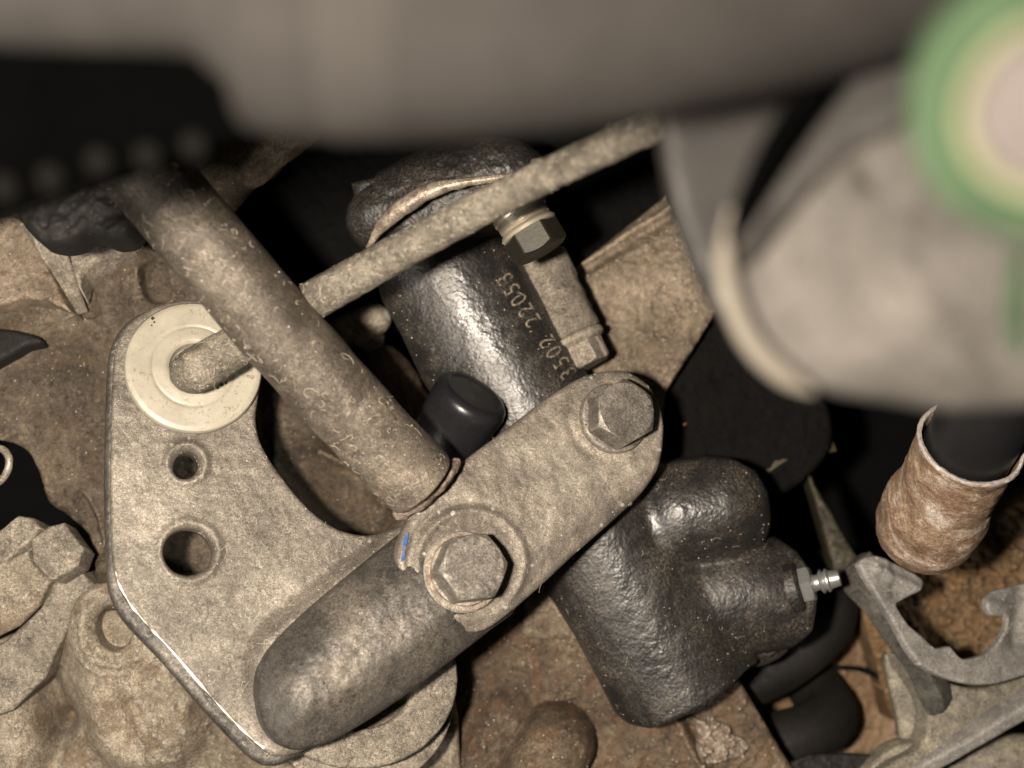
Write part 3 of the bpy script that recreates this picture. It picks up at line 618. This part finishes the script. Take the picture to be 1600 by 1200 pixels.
body = [(560, 300), (600, 470), (628, 520), (660, 592), (700, 660), (780, 780), (850, 915), (895, 985), (930, 1050), (958, 1108), (978, 1119), (1010, 1117), (1080, 1080), (1150, 1035), (1165, 1030), (1200, 1028), (1232, 1008), (1256, 975), (1260, 925), (1256, 890), (1238, 858), (1216, 842), (1196, 838), (1195, 800), (1190, 765), (1172, 732), (1140, 716), (1095, 712), (1030, 722), (985, 690), (910, 575), (868, 497), (818, 415), (770, 330), (740, 270)]
slave = relief('cylinder_body', PS, body, M['slave'], sc, hfun=s_h, r=1.3, thick=4, cell=.3, smooth=0, rough=.12)
grit(slave, 420, M['grit'], sc, r=.2)
lint(slave, 60, M['linthair'], sc)
lathe('port_rim', P(1182, 985, -52), (0.2, -.5, 1), [(0.1, 2.2), (8, 2.2), (9.5, 1.6), (10, .6), (10, -2)], M['slave2'], sc)
# etched number
def surf_pt(px, py, lift=.06):
    px = np.atleast_1d(px).astype(float); py = np.atleast_1d(py).astype(float)
    # solve the ray/height field intersection by a few fixed-point steps
    qx, qy = px.copy(), py.copy(); z = np.full_like(px, -42.)
    for _ in range(12):
        X = (px-800)/8*(D-z)/D; Y = (600-py)/8*(D-z)/D
        kk = (D+52)/D/8; bx = 800+X/kk; by = 600-Y/kk
        z = -52+s_h(bx, by, None)
    return np.stack([(px-800)/8*(D-z)/D, (600-py)/8*(D-z)/D, z+lift], -1)
bdir = unit(np.array([788-887, 436-583.])); udir = np.array([bdir[1], -bdir[0]])
TV = []; TF = []; nb = 0
for i, ch in enumerate("3502 22053"):
    if ch == ' ': continue
    cu = bpy.data.curves.new('num', 'FONT'); cu.body = ch; cu.size = 1; cu.align_x = 'CENTER'; cu.resolution_u = 5; cu.offset = -.006
    to = bpy.data.objects.new('num', cu); COL.objects.link(to)
    dg = bpy.context.evaluated_depsgraph_get(); me = bpy.data.meshes.new_from_object(to.evaluated_get(dg))
    vv = np.array([v_.co[:] for v_ in me.vertices]); fs = [list(p_.vertices) for p_ in me.polygons]
    bpy.data.objects.remove(to); bpy.data.curves.remove(cu); bpy.data.meshes.remove(me)
    cx, cy = np.array([887, 583.])+bdir*19.7*i
    gx = vv[:, 0]*31.; gy = (vv[:, 1]-.35)*39
    X = cx+bdir[0]*gx+udir[0]*gy; Y = cy+bdir[1]*gx+udir[1]*gy
    TV.append(surf_pt(X, Y, .09)); TF += [[a+nb for a in f] for f in fs]; nb += len(vv)
mkobj('etched_number', np.concatenate(TV), TF, M['mark'], sc, smooth=False)
# bleeder screw
bs = sc
z0 = -40
s0, s1 = P(1246, 917, -41), P(1318, 901, -38); axs = unit(s1-s0)
lathe('bleeder_seat', s0-axs*1.0, axs, [(5.6, -1), (5.6, 1.2), (5.0, 1.8), (.01, 1.8)], M['slave2'], sc)
bn = hexhead('bleeder_nut', s0+axs*1.0, axs, L(26, -40), 2.6, M['zinc'], sc, rot=.25, rough=.02)
lathe('bleeder_nipple', s0+axs*3.4, axs, dens([(2.1, 0), (1.8, .9), (1.8, 1.5), (2.6, 2.0), (2.8, 2.4), (2.1, 2.8), (2.2, 3.0), (2.7, 3.3), (2.7, 3.6), (2.1, 4.1), (1.8, 6.2), (.01, 6.3)], .4), M['zinc'], sc, n=40)
# black end cap
cp0, cp1 = P(672, 724, -36), P(743, 612, -28); axc = unit(cp1-cp0); LC = np.linalg.norm(cp1-cp0)
pc = []
for r_, h_ in ((7.4, -2), (7.7, 0), (8.0, LC*.35), (8.45, LC*.80), (8.5, LC*.88), (8.3, LC*.93), (7.6, LC*.975), (6.6, LC*.99), (6.2, LC*.97), (.01, LC*.96)): pc.append((r_, h_))
cap = lathe('dust_cap', cp0, axc, dens(pc, .7), M['cap'], None, n=72)
tag(cap, 'smooth black rubber cap standing between tube and arm', 'cap')
# upper boot with pale tape edge
bt = thing('cylinder_boot', 'black textured dome at the head of the cylinder with a pale rim', 'boot', P(720, 300, -50))
relief('boot', Plane(720, 310, -34, (-.1, .1, 1)), circ(692, 298, 168, 84, 30, -.33), M['slave2'], bt, r=7, thick=14, cell=.5, smooth=0, rough=.5, hfun=lambda x, y, d: np.sqrt(np.clip(d, 0, 12))*1.4)
arc = [P(575, 385, -24), P(598, 352, -22), P(632, 322, -20), P(674, 298, -19), P(722, 286, -18), P(790, 276, -18)]
tube('pale_rim', arc, [.5, 1.3, 1.8, 1.6, 1.1, .6], M['washer'], bt, n=24, rough=.5, rs=.5)
pb = relief('pale_lug', Plane(790, 235, -44, (0, .2, 1)), [(740, 222), (770, 214), (800, 216), (826, 232), (820, 250), (790, 240), (755, 236)], M['tan'], bt, r=1.2, thick=4, smooth=3, rough=.5)
# banjo bolt
bj = thing('banjo_bolt', 'yellow zinc flange bolt with washers showing under the rod', 'bolt', P(830, 350, -48))
j0 = P(808, 326, -13); axj = unit(P(846, 392, -12)-j0)
lathe('sealing_washer', j0, axj, [(.1, 0), (5.7, 0), (5.9, .3), (5.9, 1.5), (5.7, 1.8), (.1, 1.8)], M['gold'], bj)
lathe('banjo_ring', j0+axj*1.8, axj, dens([(.1, 0), (5.6, 0), (5.6, 1.6), (5.1, 2.0), (5.9, 2.4), (6.2, 3.0), (5.9, 3.6), (5.3, 3.8), (.1, 3.8)], .5), M['gold'], bj)
hexhead('hex_head', j0+axj*5.4, axj, L(41, -10), 5.0, M['olive'], bj, rot=.1, rough=.05, dish=.4)

# ------------------------------------------------------------------ linkage bracket
NB = unit((.34, .28, 1)); lb_ = thing('shift_bracket', 'dusty aluminium bracket plate with raised arm, two bolts and welded tube', 'bracket', P(330, 900, -16))
PP = Plane(330, 850, -8, NB)
def pl_h(px, py, d):
    h = 1.6*smin0(d, 1.5, 5.0)*0
    d1, _ = seg(px, py, (500, 1060), (740, 880)); h += 3.2*smin0(-d1, -132, -96)
    r1 = np.hypot(px-291, py-724); h += .8*np.exp(-((r1-30)/7)**2)
    r1 = np.hypot(px-296, py-862); h += .6*np.exp(-((r1-46)/7)**2)
    h += .35*fbm(px*.006, py*.006, 2, 3)
    return h
plate_o = [(178, 560), (186, 528), (206, 500), (235, 482), (270, 470), (330, 468), (390, 500), (412, 560), (404, 620), (400, 655), (407, 690), (430, 730), (462, 772), (495, 805), (530, 827), (575, 836), (625, 822), (700, 800), (760, 860), (720, 960), (690, 1010), (640, 1060), (560, 1120), (500, 1160), (455, 1180), (425, 1180), (395, 1158), (330, 1090), (270, 1020), (205, 950), (185, 915), (175, 870), (172, 750), (174, 640)]
plate = relief('plate', PP, plate_o, M['bracket'], lb_, holes=[circ(291, 727, 19, 22, 24, .6), circ(294, 862, 39, 37, 32)], hfun=pl_h, r=.9, thick=3.6, cell=.28, smooth=3, rough=.22)
# second lamination of the plate, standing proud along the lower-left edge
def prouder(x, y): return (x-9 if y < 880 else x-15, y+3 if y < 700 else (y+8 if y < 930 else y+15))
lip = relief('back_plate', Plane(330, 850, -8-1.8, NB), [prouder(x, y) if x < 460 and (x < 260 or y > 1000) else (x-3, y+3) for x, y in plate_o], M['hump'], lb_, holes=[circ(291-4, 727+3, 20, 23, 24, .6), circ(291, 865, 41, 39, 32)], r=1.4, thick=3.0, cell=.35, smooth=3, rough=.3)
# hump
PH = Plane(560, 1000, -8, NB)
def hu_h(px, py, d):
    t_ = np.clip(d/9.6, 0, 1); h = 2.6+8.0*(.4*np.sqrt(1-(1-t_)**2.0)+.6*smin0(t_, -.25, 1))
    u_ = (px-480)*.8-(py-1060)*.6
    return h-1.0+1.6*smin0(u_, 0, 260)
hump_o = [(398, 1085), (400, 1050), (418, 1015), (455, 975), (505, 930), (560, 885), (610, 845), (660, 810), (740, 800), (800, 860), (800, 950), (760, 985), (700, 1032), (640, 1078), (580, 1120), (520, 1155), (465, 1172), (430, 1160), (407, 1130)]
relief('raised_boss', PH, hump_o, M['hump'], lb_, hfun=hu_h, r=0, thick=2, cell=.3, smooth=3, rough=.2)
# arm
zA = -8+13.2
PA = Plane(330, 850, zA+1.2, NB)
arm_o = [(622, 875), (624, 850), (634, 822), (655, 788), (690, 750), (740, 708), (800, 664), (860, 618), (905, 590), (940, 578), (975, 576), (1008, 592), (1030, 620), (1040, 655), (1038, 700), (1030, 735), (1005, 772), (960, 815), (900, 868), (850, 915), (800, 958), (765, 982), (735, 986), (700, 975), (665, 950), (637, 915)]
def ar_h(px, py, d):
    r1 = np.hypot(px-737, (py-882)); h = .55*np.exp(-((r1-84)/7)**2)-.5*np.exp(-((r1-98)/7)**2)*smin0(-px, -800, -700)
    r2 = np.hypot(px-962, py-648); h -= .3*np.exp(-((r2-72)/8)**2)
    s = (px-850)*.6+(py-780)*.8; h -= 1.6*smin0(s, 55, 105)+.7*smin0(-s, 65, 110)
    h += .35*fbm(px*.009, py*.009, 8, 3)
    return h
arm = relief('arm', PA, arm_o, M['arm'], lb_, hfun=ar_h, r=1.5, thick=4.2, cell=.25, smooth=3, rough=.22)
# paint mark
pm = [PA.pt(x, y, .35) for x, y in ((633, 835), (638, 831), (636, 846), (634, 852), (632, 872), (626, 879), (628, 860), (629, 848))]
mkobj('paint_mark', np.array(pm), [[0, 7, 3, 2, 1], [7, 6, 5, 4, 3]], M['blue'], lb_, smooth=False)
edge = [PP.pt(x, y, -.3) for x, y in smooth_poly([(181, 893), (186, 912), (206, 947), (240, 986), (270, 1018), (330, 1088), (365, 1126), (396, 1156), (412, 1168)], 8, False)]
tube('edge_glint', edge, [max(.02, .17+.22*float(vnoise(np.array([i*.53]), np.array([3.]))[0])) for i in range(len(edge))], M['glint'], lb_, n=8, sub=1)  # thin strip on the worn edge, its glint put into the pale colour
# bolts
def bolt(cx, cy, R, hh, rot, wr, steps, mat):
    wl = PA.pt(cx, cy, .1)
    b_ = lathe('bolt', wl, NB, dens(steps, .5), M['washer'] if wr else M['boltt'], lb_, rough=.08, n=72)
    hexhead('hex_head', wl+NB*(steps[-2][1]-.2), NB, R, hh, mat, b_, rot=rot, rough=.12, cham=.6, dish=.1)
    return b_
bolt(722, 894, L(50), 7.0, .05, True, [(8.2, -.6), (8.2, .7), (7.9, 1.0), (7.0, 1.0), (7.0, 1.5), (6.8, 1.9), (.01, 1.9)], M['boltt'])
bolt(957, 655, L(50), 6.4, .45, False, [(7.6, -1), (7.7, .8), (7.4, 1.3), (6.6, 1.6), (.01, 1.7)], M['boltt'])
# welded tube
ts, te = P(140, 165, 22), P(655, 748, -2)
tdir = unit(te-ts)
tb = tube('welded_tube', [P(165, 200, 20), P(195, 235, 18.5), P(246, 292, 16), P(430, 510, 8), P(560, 655, 1), P(612, 710, -2.6), P(655, 753, -5.4)], [8.0, 8.0, 7.7, 7.9, 7.9, 7.9, 7.95], M['tube'], lb_, n=64, sub=14, rough=.35, rs=.2, cap=(True, 'flat'))
tube('weld_bead', [P(622, 806, -10), P(636, 793, -7.4), P(654, 777, -5.6), P(676, 757, -5.4), P(697, 738, -6.8), P(712, 724, -9.4)], [1.0, 1.9, 2.4, 2.4, 2.0, 1.1], M['rustweld'], lb_, n=24, rough=.7, rs=.8)
for o_, k_ in ((plate, 420), (arm, 120), (tb, 230)): lint(o_, k_, M['linthair'], lb_, r=.05)
for o_, k_ in ((plate, 130), (arm, 50), (tb, 60)): grit(o_, k_, M['grit'], lb_, r=.24)
longlint(plate, 12, M['linthair'], lb_); longlint(tb, 14, M['linthair'], lb_)
# washer disc stacked behind the hump
PD = Plane(600, 1100, -26, NB)
dsk = thing('pivot_washer', 'large flat washer and ring peeking out below the raised boss', 'washer', P(600, 1120, -30))
relief('disc', PD, circ(560, 1085, 152, 150, 40), M['castgrey'], dsk, r=.6, thick=3, cell=.5, smooth=0, rough=.3)
relief('ring', Plane(560, 1080, -17, NB), circ(560, 1060, 157, 142, 40), M['castgrey'], dsk, r=1.0, thick=2.6, cell=.5, smooth=0, rough=.2, holes=[circ(560, 1060, 90, 80, 24)])
# dark clamp lobes at the tube's shadowed end
ck = relief('rubber_clamp', Plane(130, 320, 6, (0, .2, 1)), [(10, 300), (30, 345), (55, 372), (85, 379), (112, 374), (133, 360), (146, 364), (172, 373), (200, 366), (222, 330), (240, 260), (180, 210), (60, 220)], M['blackdirt'], r=2.5, thick=9, cell=.4, smooth=3, rough=1.2)
tag(ck, 'black lobed rubber clamp in shadow at the upper end of the tube', 'clamp')
# nylon bushing + link rod
ny = thing('nylon_bushing', 'ivory nylon washer at the top of the bracket plate', 'bushing', PP.pt(302, 577))
wc = PP.pt(302, 577, .1)
lathe('flange', wc, NB, dens([(13.6, -.2), (13.9, .3), (13.9, 1.4), (13.6, 1.9), (12.9, 2.15), (8.9, 2.22), (8.5, 2.02), (8.2, 2.2), (6.3, 2.45), (5.6, 2.4), (5.0, 2.0), (4.6, 0)], .35), M['nylon'], ny, n=110, rough=.05)
fk = []
for x, y, r_ in ((275, 603, .5), (280, 606, .35), (343, 607, .6), (351, 604, .4), (338, 611, .45), (237, 503, .4), (240, 509, .3), (236, 514, .25), (330, 613, .3)):
    fk.append(grain(PP.pt(x, y, 2.45), r_))
merge_mesh('dirt_flecks', fk, M['dirtfleck'], ny, kind='stuff')
rz = [(309, 577, -2.5, 36), (345, 556, -3.5, 35), (430, 505, 1.2, 31), (520, 452, 6.5, 31), (640, 385, 14, 29), (800, 300, 28, 27), (900, 252, 39, 26.5), (1035, 190, 54, 26), (1140, 140, 64, 26), (1240, 90, 68, 26)]
rod = tube('link_rod', [PP.pt(296, 594, -6), PP.pt(297, 588, 3.0)]+[P(a, b, c) for a, b, c, d in rz], [4.0, 4.3]+[L(d, c) for a, b, c, d in rz], M['rod'], n=48, sub=14, rough=.28, rs=.9, cap=(True, 'flat'))
tag(rod, 'crusty steel link rod hooked into the ivory washer and running up right', 'rod')
grit(lb, 260, M['grit'], lb, r=.26); grit(ub, 160, M['grit'], ub, r=.3)
lint(rod, 260, M['linthair'], rod, r=.05); grit(rod, 90, M['grit'], rod, r=.22)
# lit casting stub top left, behind foreground
tsb = tube('cast_spigot', [P(300, 320, -34), P(360, 262, -34), P(470, 170, -36)], L(52, -34), M['tan'], rough=1.4, n=40)
tag(tsb, 'pale brown cast spigot in the gap above the tube', 'spigot')
blk = relief('gap_shade_wall', Plane(520, 300, -74, (.1, .1, 1)), [(380, 200), (900, 170), (1100, 180), (1080, 330), (880, 470), (560, 520), (430, 430), (360, 300)], M['void'], r=3, thick=8, cell=.8, smooth=0, rough=1.5)  # sheet whose near-black colour paints the shade of this gap
tag(blk, 'wall coloured black for the shade in the gap above the link rod', 'wall')

# ------------------------------------------------------------------ blurred foreground
Z = 150
ho = thing('intake_hose', 'large blurred grey hose across the top of the photo', 'hose', P(700, 60, Z-20))
tube('hose_wall', [P(402, 4, Z), P(500, 10, Z), P(700, 8, Z), P(1000, -10, Z), P(1340, -60, Z-2), P(1600, -130, Z-4)], [r*.935 for r in (11.2, 11.6, 11.8, 11.0, 9.6, 9)], M['hose'], ho, n=64, cap=('flat', 'flat'))
tube('clamp_band', [P(524, 8, Z), P(622, 8, Z)], 11.2, M['band'], ho, n=64, sub=1, cap=('flat', 'flat'))
tube('hose_neck', [P(-160, -50, Z+2), P(120, -52, Z+2), P(330, -52, Z+1), P(440, -10, Z)], [r*.935 for r in (6.5, 7.2, 8.0, 9.6)], M['hose'], ho, n=48)
relief('hose_cuff', Plane(440, 120, Z+4, (0, -.25, 1)), [(385, 60), (400, 40), (520, 36), (540, 120), (500, 180), (430, 212), (402, 200), (392, 150)], M['hose'], ho, r=2.5, thick=8, smooth=3)
cn = thing('cable_connector', 'blurred black connector with a row of worn rib tips, upper left', 'connector', P(150, 200, 118))
relief('connector_body', Plane(170, 180, 130, (.0, -.15, 1)), [(-160, 72), (335, 74), (364, 96), (384, 190), (398, 210), (190, 272), (-10, 346), (-160, 400)], M['foreblack'], cn, r=1.2, thick=8, smooth=0, cell=.5)
for (x, y) in ((8, 292), (80, 277), (156, 251), (232, 243), (304, 226)):
    lathe('rib_tip', P(x, y, 130.5), (0, -.3, 1), [(1.5, 0), (1.4, .6), (.9, 1.0), (.01, 1.1)], M['ribtip'], cn, n=24)
ribbon('edge_strip', [P(-90, 384, 127), P(60, 325, 127), P(180, 275, 127), P(300, 238, 127), P(425, 200, 127)], .6, .6, M['ribtip'], (0, 0, 1), cn)
dp = relief('splash_plate', Plane(1130, 320, 124, (.1, .0, 1)), [(1030, 130), (1200, 60), (1320, 60), (1330, 300), (1250, 520), (1180, 520), (1118, 482), (1084, 400), (1058, 330), (1040, 240)], M['darkplate'], r=1, thick=3, smooth=0, cell=.6)
tag(dp, 'blurred dark brown plate left of the pale dome', 'plate')
ca = tube('black_cable', [P(1385, -60, 148), P(1330, 50, 147), P(1272, 130, 146.5), P(1208, 228, 145.5), P(1168, 320, 143), P(1148, 400, 138), P(1142, 460, 120)], 1.15, M['foreblack'], n=24)
tag(ca, 'blurred black cable curving down the left of the pale dome', 'cable')
Zd = 138
dm = thing('thermostat_dome', 'large blurred pale cast dome with bright rim, right side', 'dome', P(1420, 380, Zd-20))
PDm = Plane(1420, 380, Zd, (-.08, -.05, 1))
dome_o = [(1145, 420), (1155, 330), (1200, 240), (1290, 160), (1420, 110), (1560, 110), (1720, 160), (1800, 300), (1790, 520), (1700, 620), (1590, 640), (1480, 644), (1390, 630), (1310, 618), (1240, 592), (1185, 540), (1155, 480)]
def dm_h(px, py, d):
    h = np.sqrt(np.clip(d, 0, 7)*5)*.8
    d1, _ = seg(px, py, (1345, 275), (1352, 285)); h -= 1.8*np.exp(-(d1/20)**2)
    return h+.35*fbm(px*.009, py*.009, 3, 3)
relief('dome_face', PDm, dome_o, M['dome'], dm, hfun=dm_h, r=1, thick=14, cell=.5, smooth=3, rough=.15)
rim = [P(x, y, Zd+2) for x, y in ((1142, 330), (1132, 400), (1140, 455), (1162, 515), (1193, 558), (1231, 590), (1266, 610))]
tube('bright_rim', rim, [.4, .8, .95, 1.0, 1.0, .9, .4], M['rim'], dm, n=24)
relief('dome_shoulder', Plane(1300, 200, Zd+4, (-.3, .3, 1)), [(1176, 250), (1262, 90), (1370, -40), (1640, -40), (1640, 60), (1470, 110), (1420, 190), (1340, 230), (1230, 330), (1148, 390)], M['darkplate'], dm, r=2, thick=8, cell=.6, smooth=3)
gp = thing('reservoir_cap', 'blurred green ring with pale yellow seal at the upper right edge', 'cap', P(1640, 180, 156))
NGp = (-.25, -.45, 1)
def ring3(c, n_, R, r, m_, nm, par):
    ax, u, w = frame_of(n_); tt = np.linspace(0, 2*math.pi, 48, endpoint=False)
    return tube(nm, [c+R*(u*math.cos(a)+w*math.sin(a)) for a in tt], r, m_, par, n=24, sub=1, closed=True)
gcx = P(1648, 168, 176)
ring3(gcx, NGp, L(180, 176), 1.5, M['green'], 'green_ring', gp)
ring3(gcx, NGp, L(138, 176), .85, M['paleyellow'], 'yellow_seal', gp)
lathe('green_skirt', gcx-unit(NGp)*2, unit(NGp), [(L(214, 176), -5), (L(214, 176), 0), (L(180, 176), 1.4), (L(140, 176), 1.6), (.01, 1.6)], M['green'], gp)
lathe('cap_face', gcx, unit(NGp), [(L(126, 176), 0), (L(112, 176), 1.2), (.01, 1.3)], M['pinkgrey'], gp)
tube('green_tab', [P(1592, 400, 158), P(1588, 480, 158), P(1594, 545, 157)], [.7, .9, .6], M['green'], gp, n=24)
